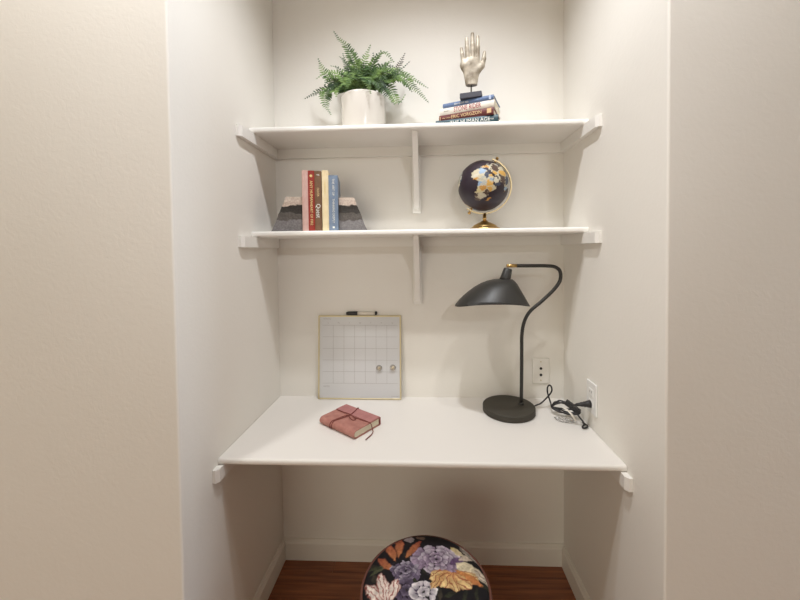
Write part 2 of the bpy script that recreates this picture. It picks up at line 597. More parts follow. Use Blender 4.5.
# ------------------------------------------------------------------ stacked books
def book(name, label, length, depth, th, cover, loc, yaw, text=(), rot=None, group=None, cov=0.0022, round_spine=0.004, upright=False, page=M_page):
    """lying book: spine along +x on the -y side; origin at the spine's left bottom corner"""
    t = thing(name, label, 'book', loc, yaw, group)
    e = cov
    bm = bmesh.new()
    # cover: two boards and a spine as one wrapped sheet
    poly = [(depth, 0), (depth, e), (0.006, e), (0.004, e + 0.001), (0.004, th - e - 0.001), (0.006, th - e), (depth, th - e), (depth, th)]
    for k in range(0, 9):
        a = k / 8
        zz = th * (1 - a)
        yy = -round_spine * 4 * a * (1 - a)
        poly.append((yy if 0 < a < 1 else 0.0, zz))
    o = obj('cover', prism(poly, 'x', 0, length), cover, t)
    obj('page_block', boxm(0.003, length - 0.003, 0.0045, depth - 0.003, e + 0.0002, th - e - 0.0002), page, t)
    for (body, size, xc, tm, xs) in text:
        text_obj('lettering', body, size, tm, t, (xc, -round_spine - 0.0006, th / 2), (PI / 2, 0, 0), xs=xs, depth=0.0004)
    return t

def cover_mat(c, rough=0.45, c2=None):
    m = mat('book_cover', lin(c), rough, spec=0.4)
    if c2:
        add_color_noise(m, 60, lin(c), lin(c2), 0.3, 0.7)
    return m
T_white = mat('white_ink', lin((235, 235, 228)), 0.6)
T_gold = mat('gold_foil', lin((236, 214, 150)), 0.35, 0.3)
T_red = mat('red_ink', lin((168, 58, 66)), 0.6)
T_grey = mat('grey_ink', lin((160, 150, 140)), 0.6)
T_cream = mat('cream_ink', lin((230, 200, 150)), 0.6)
C_teal = cover_mat((40, 68, 78), 0.45, (54, 82, 90))
C_maroon = cover_mat((96, 44, 44), 0.4, (116, 56, 54))
C_white = cover_mat((236, 230, 218), 0.45)
C_blue = cover_mat((92, 114, 152), 0.45, (112, 132, 168))

def lay(right, yaw_deg, length, z):
    a = math.radians(yaw_deg)
    return (right[0] - math.cos(a) * length, right[1] + math.sin(a) * length, z), -a
STK = 'books stacked under the hand sculpture'
p, a = lay((0.3095, -0.219), 13.0, 0.238, Z1 + 0.0002)
book('book', 'teal hardback with white lettering at the bottom of the stack', 0.238, 0.140, 0.0300, C_teal, p, a,
     [('THE HUMAN AGE', 0.019, 0.132, T_white, 1.0), ('press', 0.009, 0.212, T_white, 1)], group=STK)
p, a = lay((0.2915, -0.2225), 21.5, 0.214, Z1 + 0.0304)
book('book', 'maroon hardback with cream lettering, second from the bottom of the stack', 0.214, 0.136, 0.0268, C_maroon, p, a,
     [('ERIC VORGZON', 0.0185, 0.110, T_cream, 0.88), ('the winter', 0.008, 0.032, T_cream, 1)], group=STK)
p, a = lay((0.2945, -0.2235), 21.5, 0.213, Z1 + 0.0574)
book('book', 'white hardback with red spine lettering, between the maroon and blue books', 0.213, 0.132, 0.0262, C_white, p, a,
     [('STONE RIDER', 0.0265, 0.110, T_red, 0.66), ('david k', 0.008, 0.028, T_grey, 1)], group=STK)
p, a = lay((0.292, -0.2225), 22.5, 0.199, Z1 + 0.0838)
bk = book('book', 'blue hardback on top of the stack under the hand', 0.199, 0.128, 0.0190, C_blue, p, a,
     [('the quiet sea', 0.011, 0.075, T_white, 1)], group=STK)
# pale patches printed on spines
def patch(parent, x0, x1, z0, z1, m, y=-0.0042):
    obj('spine_patch', boxm(x0, x1, y - 0.0006, y, z0, z1), m, parent)
M_cream2 = mat('cream_print', lin((222, 190, 140)), 0.6)
for o in list(COL.objects):
    if o.name == 'book.001':
        patch(o, 0.190, 0.206, 0.005, 0.0225, M_cream2)
        patch(o, 0.004, 0.0065, 0.004, 0.022, M_cream2)
M_paleblue = mat('pale_blue_print', lin((188, 202, 228)), 0.6)
patch(bk, 0.182, 0.190, 0.002, 0.017, M_paleblue)

# ------------------------------------------------------------------ hand sculpture (SDF -> surface nets)
def surface_nets(F, org, h):
    nx, ny, nz = F.shape
    S = F < 0
    acc = np.zeros((nx - 1, ny - 1, nz - 1, 3))
    cnt = np.zeros((nx - 1, ny - 1, nz - 1))
    def sl(o):
        return tuple(slice(o[i], F.shape[i] - 1 + o[i]) for i in range(3))
    corners = [(i, j, k) for i in (0, 1) for j in (0, 1) for k in (0, 1)]
    for c in corners:
        for ax in range(3):
            if c[ax] == 0:
                d = list(c)
                d[ax] = 1
                A, B = F[sl(c)], F[sl(d)]
                cr = (A < 0) != (B < 0)
                t = np.where(cr, A / np.where(cr, A - B, 1), 0)
                for q in range(3):
                    acc[..., q] += np.where(cr, c[q] + (t if q == ax else 0), 0)
                cnt += cr
    act = cnt > 0
    idx = -np.ones(act.shape, int)
    idx[act] = np.arange(act.sum())
    cells = np.argwhere(act)
    V = (cells + acc[act] / cnt[act][:, None]) * h + np.array(org)
    faces = []
    for ax in range(3):
        u, v = (ax + 1) % 3, (ax + 2) % 3
        a = [slice(None)] * 3
        b = [slice(None)] * 3
        a[ax] = slice(0, -1)
        b[ax] = slice(1, None)
        for e in np.argwhere(S[tuple(a)] != S[tuple(b)]):
            if e[u] == 0 or e[v] == 0 or e[u] >= act.shape[u] or e[v] >= act.shape[v]:
                continue
            q = []
            for du, dv in ((-1, -1), (0, -1), (0, 0), (-1, 0)):
                c = e.copy()
                c[u] += du
                c[v] += dv
                q.append(int(idx[tuple(c)]))
            if min(q) < 0:
                continue
            if not S[tuple(e)]:
                q = q[::-1]
            faces.append(q)
    me = bpy.data.meshes.new('sculpted')
    me.from_pydata([tuple(v) for v in V], [], faces)
    return me

def sm_min(a, b, k):
    hh = np.clip(0.5 + 0.5 * (b - a) / k, 0, 1)
    return b * (1 - hh) + a * hh - k * hh * (1 - hh)

def capsule(Pt, a, b, ra, rb, flat=1.0):
    a, b = np.array(a, float), np.array(b, float)
    s = np.array([1, 1 / flat, 1])
    Q = Pt * s
    a, b = a * s, b * s
    ab = b - a
    t = np.clip(((Q - a) @ ab) / (ab @ ab), 0, 1)
    d = np.linalg.norm(Q - a - t[..., None] * ab, axis=-1)
    return d - (ra + (rb - ra) * t)

HY = -0.178
def hs(x, z):      # hand layout measured at y=-0.13 brought to its own depth
    return (0.0288 + (x - 0.0288) * 0.966, 1.4025 + (z - 1.4025) * 0.966)
hc = hs(0.2215, 2.063)
def hp(x, z, y=0.0):
    q = hs(x, z)
    return (q[0] - hc[0], y, q[1] - hc[1])
hh_ = 0.0016
gx = np.arange(-0.062, 0.074, hh_)
gy = np.arange(-0.026, 0.030, hh_)
gz = np.arange(-0.004, 0.216, hh_)
G = np.stack(np.meshgrid(gx, gy, gz, indexing='ij'), -1)
F = capsule(G, hp(0.2225, 2.060), hp(0.2225, 2.092), 0.0225, 0.0225, 0.62)
F = sm_min(F, capsule(G, hp(0.222, 2.092), hp(0.217, 2.140), 0.023, 0.034, 0.45), 0.014)
F = sm_min(F, capsule(G, hp(0.200, 2.145), hp(0.238, 2.150), 0.0185, 0.0185, 0.62), 0.016)
F = sm_min(F, capsule(G, hp(0.2355, 2.112), hp(0.262, 2.136, -0.005), 0.016, 0.0125, 0.75), 0.014)   # thenar
fing = [((0.1905, 2.155), (0.1865, 2.186), (0.1838, 2.209), 0.0083, 0.0064, 0.0050),
        ((0.2085, 2.165), (0.2060, 2.212), (0.2045, 2.246), 0.0094, 0.0075, 0.0058),
        ((0.2285, 2.168), (0.2280, 2.222), (0.2275, 2.265), 0.0098, 0.0078, 0.0058),
        ((0.2465, 2.160), (0.2480, 2.212), (0.2485, 2.253), 0.0094, 0.0076, 0.0056),
        ((0.2640, 2.138), (0.2720, 2.166), (0.2748, 2.191), 0.0108, 0.0078, 0.0052)]
HF = None
for i, (a, b, c, ra, rb, rc) in enumerate(fing):
    yy = (0, -0.002, -0.004)
    ra, rb, rc = ra * 1.06, rb * 1.12, rc * 1.15
    fi_ = capsule(G, hp(*a, yy[0]), hp(*b, yy[1]), ra, rb, 0.95)
    fi_ = sm_min(fi_, capsule(G, hp(*b, yy[1]), hp(*c, yy[2] + 0.003), rb, rc, 0.95), 0.003)
    F = sm_min(F, fi_, 0.0030)
F = np.maximum(F, -(G[..., 2] - 0.0))
hand_me = surface_nets(F, (gx[0], gy[0], gz[0]), hh_)
M_hand = mat('mottled_champagne_silver', lin((206, 194, 170)), 0.5, 0.2)
add_color_noise(M_hand, 34, lin((132, 120, 102)), lin((204, 194, 176)), 0.32, 0.62, 5)
hand = thing('hand_sculpture', 'champagne silver raised hand sculpture on a dark base atop the books', 'sculpture',
             (hc[0], HY, Z1 + 0.1030))
hand.rotation_euler = (0, 0, math.radians(-14))
zb = 0.0205
hz = hc[1] - (Z1 + 0.1030)
h_o = mobj('hand', hand_me, M_hand, hand, True)
h_o.location = (0, 0, hz)
h_o.rotation_euler = (0, 0, math.radians(14))
M_slate = mat('dark_slate', lin((74, 74, 84)), 0.55)
add_bump(M_slate, 80, 0.2, 0.002)
obj('base', boxm(-0.041, 0.041, -0.024, 0.024, 0.0004, zb, 0.0012, 1), M_slate, hand)
M_steel = mat('dark_steel', lin((96, 90, 84)), 0.35, 0.9)
obj('rod', tube(bmesh.new(), [(0, 0, zb - 0.002), (0, 0, hz + 0.004)], 0.0028, 10), M_steel, hand, True)

# ------------------------------------------------------------------ bookends
def stone_mat():
    m = mat('layered_stone', (0.3, 0.3, 0.3), 0.7, spec=0.3)
    tc = N(m, 'ShaderNodeTexCoord')
    sp = N(m, 'ShaderNodeSeparateXYZ')
    nz = N(m, 'ShaderNodeTexNoise')
    nz.inputs['Scale'].default_value = 26
    nz.inputs['Detail'].default_value = 5
    ad = N(m, 'ShaderNodeMath', operation='MULTIPLY_ADD')
    ad.inputs[1].default_value = 0.034
    mr = N(m, 'ShaderNodeMapRange')
    mr.inputs['From Min'].default_value = 0.017
    mr.inputs['From Max'].default_value = 0.151
    cr = N(m, 'ShaderNodeValToRGB')
    cr.color_ramp.interpolation = 'LINEAR'
    els = [(0.0, (118, 114, 114)), (0.31, (128, 124, 124)), (0.34, (92, 86, 82)), (0.52, (98, 93, 88)), (0.55, (62, 58, 54)), (0.74, (56, 52, 48)), (0.765, (196, 178, 164)), (1.0, (206, 190, 176))]
    e = cr.color_ramp.elements
    e[0].position, e[0].color = els[0][0], (*lin(els[0][1]), 1)
    e[1].position, e[1].color = els[-1][0], (*lin(els[-1][1]), 1)
    for pz, c in els[1:-1]:
        n = e.new(pz)
        n.color = (*lin(c), 1)
    n2 = N(m, 'ShaderNodeTexNoise')
    n2.inputs['Scale'].default_value = 150
    n2.inputs['Detail'].default_value = 3
    mx = N(m, 'ShaderNodeMix', data_type='RGBA', blend_type='OVERLAY')
    mx.inputs['Factor'].default_value = 0.55
    bp = N(m, 'ShaderNodeBump')
    bp.inputs['Strength'].default_value = 0.35
    bp.inputs['Distance'].default_value = 0.003
    L(m, tc.outputs['Object'], sp.inputs[0])
    L(m, tc.outputs['Object'], nz.inputs['Vector'])
    L(m, tc.outputs['Object'], n2.inputs['Vector'])
    L(m, nz.outputs['Fac'], ad.inputs[0])
    L(m, sp.outputs['Z'], ad.inputs[2])
    L(m, ad.outputs[0], mr.inputs['Value'])
    L(m, mr.outputs[0], cr.inputs['Fac'])
    L(m, cr.outputs['Color'], mx.inputs[6])
    L(m, n2.outputs['Fac'], mx.inputs[7])
    L(m, mx.outputs[2], bsdf(m).inputs['Base Color'])
    L(m, n2.outputs['Fac'], bp.inputs['Height'])
    L(m, bp.outputs['Normal'], bsdf(m).inputs['Normal'])
    return m
M_stone = stone_mat()
def bookend(label, x_in, s, w_b, w_t, h):
    poly = [(0, 0), (s * w_b, 0), (s * (w_b - (w_b - w_t) * 0.5), h * 0.5), (s * w_t, h), (0, h)]
    bm = bmesh.new()
    nl = 14
    # stacked courses so the cut face stays a little uneven
    rings = []
    for k in range(nl + 1):
        z = h * k / nl
        w = w_b + (w_t - w_b) * k / nl
        j = lambda a: random.uniform(-a, a) if 0 < k < nl else 0
        rings.append([bm.verts.new((0, -0.045, z)), bm.verts.new((s * (w * 0.5), -0.045 + j(0.001), z + j(0.002))), bm.verts.new((s * (w + j(0.0012)), -0.045 + j(0.0012), z)),
                      bm.verts.new((s * (w + j(0.0012)), 0.045, z)), bm.verts.new((0, 0.045, z))])
    for a, b in zip(rings, rings[1:]):
        for i in range(5):
            bm.faces.new((a[i], a[(i + 1) % 5], b[(i + 1) % 5], b[i]))
    bm.faces.new(rings[0])
    bm.faces.new(rings[-1][::-1])
    o = obj('bookend', bm, M_stone)
    o.location = (x_in, -0.160, Z2 + 0.0003)
    return tag(o, label, 'bookend', 'stone bookends on the lower shelf')
bookend('layered grey stone bookend against the pink book', -0.4445, -1, 0.1185, 0.0605, 0.134)
bookend('layered grey stone bookend against the blue book', -0.3050, 1, 0.1115, 0.0600, 0.133)

# ------------------------------------------------------------------ upright books
def upright(label, x0, x1, h, cover, texts=(), depth=0.150, yf=-0.2195, page=M_page, cov=0.002, lean=0.0):
    w = x1 - x0
    t = thing('book', label, 'book', (x0, yf, Z2 + 0.0003), 0, 'books standing between the stone bookends')
    t.rotation_euler = (0, lean, 0)
    e = cov
    poly = [(0, depth), (e, depth), (e, 0.006), (e + 0.001, 0.0035), (w - e - 0.001, 0.0035), (w - e, 0.006), (w - e, depth), (w, depth)]
    for k in range(0, 9):
        a = k / 8
        poly.append((w * (1 - a), -0.0035 * 4 * a * (1 - a)))
    obj('cover', prism(poly, 'z', 0, h), cover, t)
    obj('page_block', boxm(e + 0.0002, w - e - 0.0002, 0.0042, depth - 0.003, 0.003, h - 0.003), page, t)
    for (body, size, zc, tm, xs) in texts:
        # spine lettering reads from top to bottom
        text_obj('lettering', body, size, tm, t, (w / 2, -0.0042, zc), (PI / 2, PI / 2, 0), xs=xs, depth=0.0004)
    return t
C_pink = cover_mat((204, 166, 156), 0.55, (214, 180, 172))
C_red = cover_mat((140, 44, 38), 0.45, (160, 56, 44))
C_brown = cover_mat((108, 80, 58), 0.5, (122, 92, 68))
C_cream = cover_mat((228, 208, 166), 0.55, (236, 220, 184))
C_blue2 = cover_mat((112, 128, 150), 0.45, (126, 142, 164))
upright('thin pale pink book beside the left stone bookend', -0.4425, -0.4198, 0.2335, C_pink)
r_ = upright('red hardback with gold spine lettering', -0.4195, -0.3955, 0.2330, C_red,
        [('ANY HUMAN', 0.0155, 0.150, T_gold, 0.95), ('HEART OF FIRE', 0.0135, 0.066, T_gold, 0.95)])
obj('spine_mark', lathe(bmesh.new(), [(0, -0.001), (0.0052, -0.0008), (0.0052, 0.0008), (0, 0.001)], 12), T_gold, r_)
r_.children[-1].location = (0.012, -0.0040, 0.212)
r_.children[-1].rotation_euler = (PI / 2, 0, 0)
b_ = upright('brown hardback with ornate cream spine lettering', -0.3950, -0.3690, 0.2320, C_brown,
        [('OLIVER', 0.0105, 0.150, T_cream, 1.0), ('Quest', 0.0230, 0.078, T_white, 0.95), ('f', 0.016, 0.216, T_white, 1)])
upright('plain cream book between the brown and slate blue books', -0.3672, -0.3425, 0.2345, C_cream, [('a year in verse', 0.008, 0.165, T_gold, 1.0)])
bl = upright('slate blue book with white spine lettering', -0.3420, -0.3065, 0.2165, C_blue2,
        [('THE ART OF', 0.012, 0.170, T_white, 1.0), ('THINKING DEEPLY', 0.0115, 0.078, T_white, 0.98)])
obj('spine_mark', boxm(-0.004, 0.004, -0.0008, 0.0008, -0.0035, 0.0035), T_white, bl)
bl.children[-1].location = (0.0178, -0.0042, 0.014)

# the whole row is turned a little towards the room's right
ROT = math.radians(10)
PV = Vector((-0.375, -0.2195))
for o in list(COL.objects):
    if o.parent is None and o.get('group') in ('books standing between the stone bookends', 'stone bookends on the lower shelf'):
        d = Vector((o.location.x, o.location.y)) - PV
        o.location.x = PV.x + d.x * math.cos(ROT) - d.y * math.sin(ROT)
        o.location.y = PV.y + d.x * math.sin(ROT) + d.y * math.cos(ROT) + 0.016
        o.rotation_euler.z += ROT

# ------------------------------------------------------------------ globe
GC = Vector((0.2690, -0.114, 1.6665))
GR = 0.1010
globe = thing('desk_globe', 'dark purple desk globe with patchwork continents on a gold stand', 'globe', (0.2740, -0.114, Z2))
goff = GC - Vector((0.2740, -0.114, Z2))
tilt = math.radians(27.5)
lat0, lon0 = math.radians(15), math.radians(25)
LAND = {
 'africa': [(35,-6),(37,10),(33,12),(31,20),(32,25),(31,33),(27,34),(18,38),(12,43),(11,51),(3,47),(-4,40),(-11,40),(-16,40),(-20,35),(-25,33),(-29,32),(-34,26),(-34.5,19),(-28,16),(-18,12),(-12,14),(-5,12),(0,9),(4,9),(6,4),(5,-3),(5,-8),(8,-13),(13,-17),(21,-17),(28,-12)],
 'madagascar': [(-12,49),(-16,50),(-25,47),(-25,44),(-19,44),(-16,45)],
 'arabia': [(30,35),(31,40),(30,48),(25,51),(22,59),(17,55),(13,45),(17,42),(24,37)],
 'europe': [(36,-9),(43,-9),(44,-1),(48,-4),(51,2),(54,8),(58,8),(62,5),(70,20),(70,30),(66,42),(68,55),(69,70),(73,80),(76,105),(72,130),(70,160),(66,178),(60,165),(53,158),(58,150),(55,137),(45,136),(40,128),(35,129),(40,122),(32,121),(22,112),(10,107),(1,104),(14,100),(21,92),(16,82),(8,77),(20,72),(25,67),(25,57),(30,49),(37,42),(31,35),(36,36),(37,28),(40,26),(36,23),(41,19),(45,13),(40,18),(38,16),(44,9),(43,4),(37,-2)],
 'britain': [(50,-5),(51,1),(55,-2),(58,-3),(58,-6),(54,-4)],
 'namerica': [(60,-165),(70,-160),(70,-130),(68,-100),(73,-85),(62,-75),(60,-65),(52,-56),(45,-65),(40,-74),(30,-81),(25,-81),(30,-90),(25,-97),(18,-95),(21,-88),(10,-83),(8,-78),(16,-95),(23,-107),(32,-117),(40,-124),(55,-132),(60,-148)],
 'samerica': [(10,-75),(11,-63),(5,-52),(-1,-48),(-6,-35),(-15,-39),(-23,-42),(-34,-54),(-40,-62),(-54,-68),(-50,-75),(-30,-72),(-18,-70),(-5,-81)],
 'greenland': [(60,-44),(70,-22),(82,-25),(82,-60),(75,-60),(68,-53)],
 'australia': [(-12,131),(-12,137),(-17,140),(-11,142),(-25,153),(-37,150),(-38,141),(-32,130),(-35,117),(-22,114)],
 'antarctica': [(-70,-180),(-70,180),(-90,180),(-90,-180)],
}
def in_poly(lat, lon, poly):
    r = np.zeros(lat.shape, bool)
    n = len(poly)
    for i in range(n):
        y1, x1 = poly[i]
        y2, x2 = poly[(i + 1) % n]
        c = (y1 > lat) != (y2 > lat)
        with np.errstate(divide='ignore', invalid='ignore'):
            xi = (x2 - x1) * (lat - y1) / ((y2 - y1) if y2 != y1 else 1e-9) + x1
        r ^= c & (lon < xi)
    return r
NLA, NLO = 170, 340
la = np.linspace(-90, 90, NLA + 1)
lo = np.linspace(-180, 180, NLO, endpoint=False)
LA, LO = np.meshgrid(la, lo, indexing='ij')
wob = 1.6 * np.sin(LA * 0.9 + 1.3 * np.sin(LO * 0.35)) + 1.1 * np.sin(LO * 1.3 + LA * 0.4)
land = np.zeros(LA.shape, bool)
for k, pl in LAND.items():
    land |= in_poly(LA + wob * 0.5, LO + wob * 0.6, pl)
# countries: nearest of scattered seeds, each one colour
seeds_la = np.concatenate([[28, 26, 27, 14, 10, 8, -2, 2, -12, -20, -30, 8, 12, 18, -6, -18, 20, 24], rng.uniform(-50, 75, 90)])
seeds_lo = np.concatenate([[2, 17, 29, -4, 8, 20, 23, 38, 17, 24, 22, 1, 30, 10, 35, 34, -10, 45], rng.uniform(-170, 175, 90)])
pal = np.array([lin(c) for c in ((140, 164, 190), (196, 186, 158), (206, 162, 84), (176, 178, 172), (66, 74, 92), (204, 198, 178), (196, 144, 70), (172, 170, 156), (88, 72, 64), (206, 192, 146))])
fixed = [0, 4, 2, 5, 7, 3, 6, 2, 9, 5, 8, 6, 2, 3, 8, 5, 1, 5]
cid = np.array(fixed + list(rng.integers(0, 10, 90)))
best = np.full(LA.shape, 1e9)
second = np.full(LA.shape, 1e9)
cc = np.zeros(LA.shape, int)
for a, b, c in zip(seeds_la, seeds_lo, cid):
    dd = np.hypot(LA - a + wob * 0.7, (LO - b) * np.cos(np.radians(LA)) + wob * 0.7)
    nb = dd < best
    second = np.where(nb, best, np.minimum(second, dd))
    cc = np.where(nb, c, cc)
    best = np.where(nb, dd, best)
ocean = np.array(lin((46, 36, 46)))
colr = np.where(land[..., None], pal[cc], ocean)
border = land & (second - best < 1.3)
colr = np.where(border[..., None], np.array(lin((200, 190, 164))), colr)
g_la, g_lo = np.radians(LA), np.radians(LO)
rad = np.where(land, GR + 0.0006, GR)
Xs = rad * np.cos(g_la) * np.cos(g_lo - lon0 - PI / 2)      # lon0 meridian faces -y
Ys = rad * np.cos(g_la) * np.sin(g_lo - lon0 - PI / 2)
Zs = rad * np.sin(g_la)
V = np.stack([Xs, Ys, Zs], -1)
Rg = (Matrix.Rotation(tilt, 3, 'Y') @ Matrix.Rotation(lat0, 3, 'X'))
V = V.reshape(-1, 3) @ np.array(Rg).T
faces = []
for i in range(NLA):
    b0 = i * NLO
    for j in range(NLO):
        j2 = (j + 1) % NLO
        faces.append((b0 + j, b0 + j2, b0 + NLO + j2, b0 + NLO + j))
me = bpy.data.meshes.new('globe_ball')
me.from_pydata(V.tolist(), [], faces)
ca = me.color_attributes.new('print', 'FLOAT_COLOR', 'POINT')
ca.data.foreach_set('color', np.concatenate([colr.reshape(-1, 3), np.ones((LA.size, 1))], 1).astype(np.float32).ravel())
o = mobj('ball', me, vcol_mat('globe_print', 0.42, 0.4), globe, True)
o.location = goff
# meridian band, outside the ball, pole to pole on the +x side
ax = Vector((math.sin(tilt), 0, math.cos(tilt)))
ex = Vector((math.cos(tilt), 0, -math.sin(tilt)))
bm = bmesh.new()
r0, r1, hw = GR + 0.0085, GR + 0.0140, 0.0050
prev = None
NB = 56
for k in range(NB + 1):
    a = -1.72 + 3.44 * k / NB
    d = ex * math.cos(a) + ax * math.sin(a)
    q = [bm.verts.new(goff + d * r + Vector((0, s * hw, 0))) for r, s in ((r0, -1), (r1, -1), (r1, 1), (r0, 1))]
    if prev:
        for i in range(4):
            bm.faces.new((prev[i], prev[(i + 1) % 4], q[(i + 1) % 4], q[i]))
    else:
        bm.faces.new(q)
    prev = q
bm.faces.new(prev[::-1])
obj('meridian_band', bm, M_gold, globe)
for s in (1, -1):
    bm = bmesh.new()
    tube(bm, [goff + ax * s * (GR + 0.0002), goff + ax * s * (GR + 0.021)], 0.0045, 12)
    obj('axis_pin', bm, M_brass, globe, True)
    bm = bmesh.new()
    tube(bm, [goff + ax * s * (GR + 0.0212), goff + ax * s * (GR + 0.0242), goff + ax * s * (GR + 0.0272)], 0.0075, 12, True, 0.0045)
    obj('axis_knob', bm, M_brass, globe, True)
zt = goff.z - r1
bm = lathe(bmesh.new(), [(0, 0.0003), (0.0625, 0.0003), (0.0640, 0.003), (0.0625, 0.0075), (0.056, 0.010), (0.050, 0.0125), (0.0485, 0.0165), (0.040, 0.0225), (0.027, 0.029), (0.016, 0.034), (0.0115, 0.038), (0, 0.038)], 48)
obj('base', bm, M_brass, globe, True)
bm = lathe(bmesh.new(), [(0, 0.0375), (0.0075, 0.0375), (0.0075, 0.044), (0.0095, 0.046), (0.0075, 0.048), (0.0070, zt + 0.004), (0, zt + 0.004)], 20)
obj('stem', bm, M_brass, globe, True)

# ------------------------------------------------------------------ desk lamp
LX, LY = 0.364, -0.130
lz = dz(LX)
lamp = thing('desk_lamp', 'black curved-neck desk lamp with a wide domed shade', 'lamp', (LX, LY, lz))
def lp(x, y, z):
    return (x - LX, y - LY, z - lz)
bm = lathe(bmesh.new(), [(0, 0.0008), (0.1015, 0.0008), (0.1035, 0.003), (0.1035, 0.0235), (0.1015, 0.0255), (0, 0.0255)], 72)
o = obj('base', bm, M_lampbase, lamp)
neck = [(0.417, -0.121, lz + 0.025), (0.419, -0.121, 0.915), (0.4195, -0.121, 1.0), (0.4205, -0.121, 1.06), (0.430, -0.121, 1.112), (0.453, -0.122, 1.155), (0.500, -0.124, 1.197), (0.546, -0.127, 1.243),
        (0.570, -0.130, 1.281), (0.568, -0.134, 1.318), (0.545, -0.139, 1.336), (0.507, -0.146, 1.3405), (0.450, -0.160, 1.342), (0.384, -0.180, 1.3435)]
obj('neck', tube(bmesh.new(), [lp(*p) for p in catmull(neck, 6)], 0.0070, 14), M_black, lamp, True)
obj('collar', lathe(bmesh.new(), [(0.0076, 0.0256), (0.0105, 0.0256), (0.0105, 0.031), (0.0078, 0.033)], 20, (0.417 - LX, -0.121 - LY, 0)), M_black, lamp, True)
obj('brass_sleeve', tube(bmesh.new(), [lp(0.3835, -0.1802, 1.3435), lp(0.346, -0.190, 1.3440)], 0.0070, 14), M_brass, lamp, True)
# shade
SY = -0.190
prof = [(1.2930, 0.312, 0.358), (1.2915, 0.292, 0.366), (1.286, 0.269, 0.373), (1.276, 0.244, 0.382), (1.262, 0.220, 0.390), (1.245, 0.197, 0.399), (1.228, 0.177, 0.409), (1.210, 0.159, 0.4185), (1.196, 0.148, 0.4265), (1.190, 0.145, 0.4300)]
def shade_bm(off):
    bm = bmesh.new()
    n = 72
    rings = []
    for k, (z, xl, xr) in enumerate(prof):
        c, hx = (xl + xr) / 2, (xr - xl) / 2 - off
        f = k / (len(prof) - 1)
        ring = []
        for i in range(n):
            a = 2 * PI * i / n
            hy = hx * (0.98 - 0.17 * f)
            zz = z - off + 0.024 * f ** 3 * math.sin(a) ** 2
            ring.append(bm.verts.new(lp(c + hx * math.cos(a), SY + hy * math.sin(a), zz)))
        rings.append(ring)
    for a, b in zip(rings, rings[1:]):
        for i in range(n):
            bm.faces.new((a[i], a[(i + 1) % n], b[(i + 1) % n], b[i]))
    bm.faces.new(rings[0][::-1])
    return bm
o = obj('shade', shade_bm(0), M_black, lamp, True)
md = o.modifiers.new('thick', 'SOLIDIFY')
md.thickness = 0.0018
md.offset = -1
bm = bmesh.new()
pts = [Vector(lp(0.337, SY, 1.286)), Vector(lp(0.341, SY, 1.300)), Vector(lp(0.349, SY, 1.330)), Vector(lp(0.350, SY, 1.3345))]
tube(bm, pts, 0.0225, 28, True, 0.0130)
obj('socket_cup', bm, M_black, lamp, True)
M_bulb = mat('frosted_bulb', (0.85, 0.84, 0.80), 0.4)
bm = lathe(bmesh.new(), [(0, -0.075), (0.014, -0.071), (0.021, -0.060), (0.021, -0.048), (0.013, -0.026), (0.012, -0.004), (0, -0.004)], 20, lp(0.335, SY, 1.289))
obj('bulb', bm, M_bulb, lamp, True)
# power cord: from base, a standing loop, then to the tied bundle
CR = 0.0031
czf = dz(0.55)
cord = [(0.466, -0.110, lz + 0.010), (0.485, -0.103, 0.763), (0.503, -0.100, 0.769), (0.520, -0.100, 0.785), (0.536, -0.102, 0.804), (0.546, -0.104, 0.823), (0.544, -0.105, 0.840), (0.5365, -0.104, 0.8465), (0.530, -0.102, 0.838), (0.5295, -0.100, 0.820), (0.533, -0.106, 0.798), (0.538, -0.116, 0.776)]
# oval coil of several turns
cb = Vector((0.574, -0.172, 0.783))
e1 = Vector((0.82, -0.57, 0.0)).normalized()
e2 = Vector((0.35, 0.50, 0.79)).normalized()
for k in range(1, 46):
    a = PI + 2 * PI * k / 11
    j = rng.normal(0, 0.0022, 3)
    s1 = 0.048 + 0.004 * math.sin(k * 1.7)
    s2 = 0.019 + 0.004 * math.sin(k * 0.9 + 1)
    p = cb + e1 * s1 * math.cos(a) + e2 * s2 * math.sin(a) + Vector(j)
    p.z = max(p.z, czf + CR + 0.009)
    cord.append(tuple(p))
cord += [(0.604, -0.205, 0.790), (0.600, -0.215, 0.800), (0.580, -0.235, 0.816), (0.566, -0.247, 0.826), (0.580, -0.259, 0.834)]
obj('power_cord', tube(bmesh.new(), [lp(*p) for p in catmull(cord, 6)], CR, 8), M_cord, lamp, True)
loose = [(0.604, -0.190, 0.775), (0.612, -0.215, 0.765), (0.616, -0.240, 0.7545), (0.600, -0.262, 0.7525), (0.606, -0.270, 0.7530), (0.622, -0.255, 0.7535), (0.612, -0.236, 0.757)]
obj('cord_tail', tube(bmesh.new(), [lp(*p) for p in catmull(loose, 6)], CR, 8), M_cord, lamp, True)
bm = lathe(bmesh.new(), [(0, 0), (0.0055, 0), (0.0062, 0.012), (0.0085, 0.020), (0.0075, 0.022), (0.0105, 0.030), (0.0095, 0.032), (0.0122, 0.040), (0.0135, 0.052), (0, 0.052)], 20)
bmesh.ops.transform(bm, matrix=Matrix.Translation(lp(0.578, -0.2605, 0.8345)) @ Vector((0, 0, 1)).rotation_difference(Vector((0.99, -0.08, 0.10))).to_matrix().to_4x4(), verts=bm.verts)
obj('plug', bm, M_cord, lamp, True)
bm = boxm(-0.030, 0.030, -0.011, 0.011, -0.0095, 0.0095, 0.003, 2)
bmesh.ops.transform(bm, matrix=Matrix.Translation(lp(0.596, -0.186, 0.793)) @ Matrix.Rotation(math.radians(-32), 4, 'Z') @ Matrix.Rotation(math.radians(32), 4, 'Y'), verts=bm.verts)
o = obj('inline_switch', bm, M_cord, lamp)
M_label = mat('white_cord_tag', lin((236, 228, 216)), 0.5)
bm = bmesh.new()
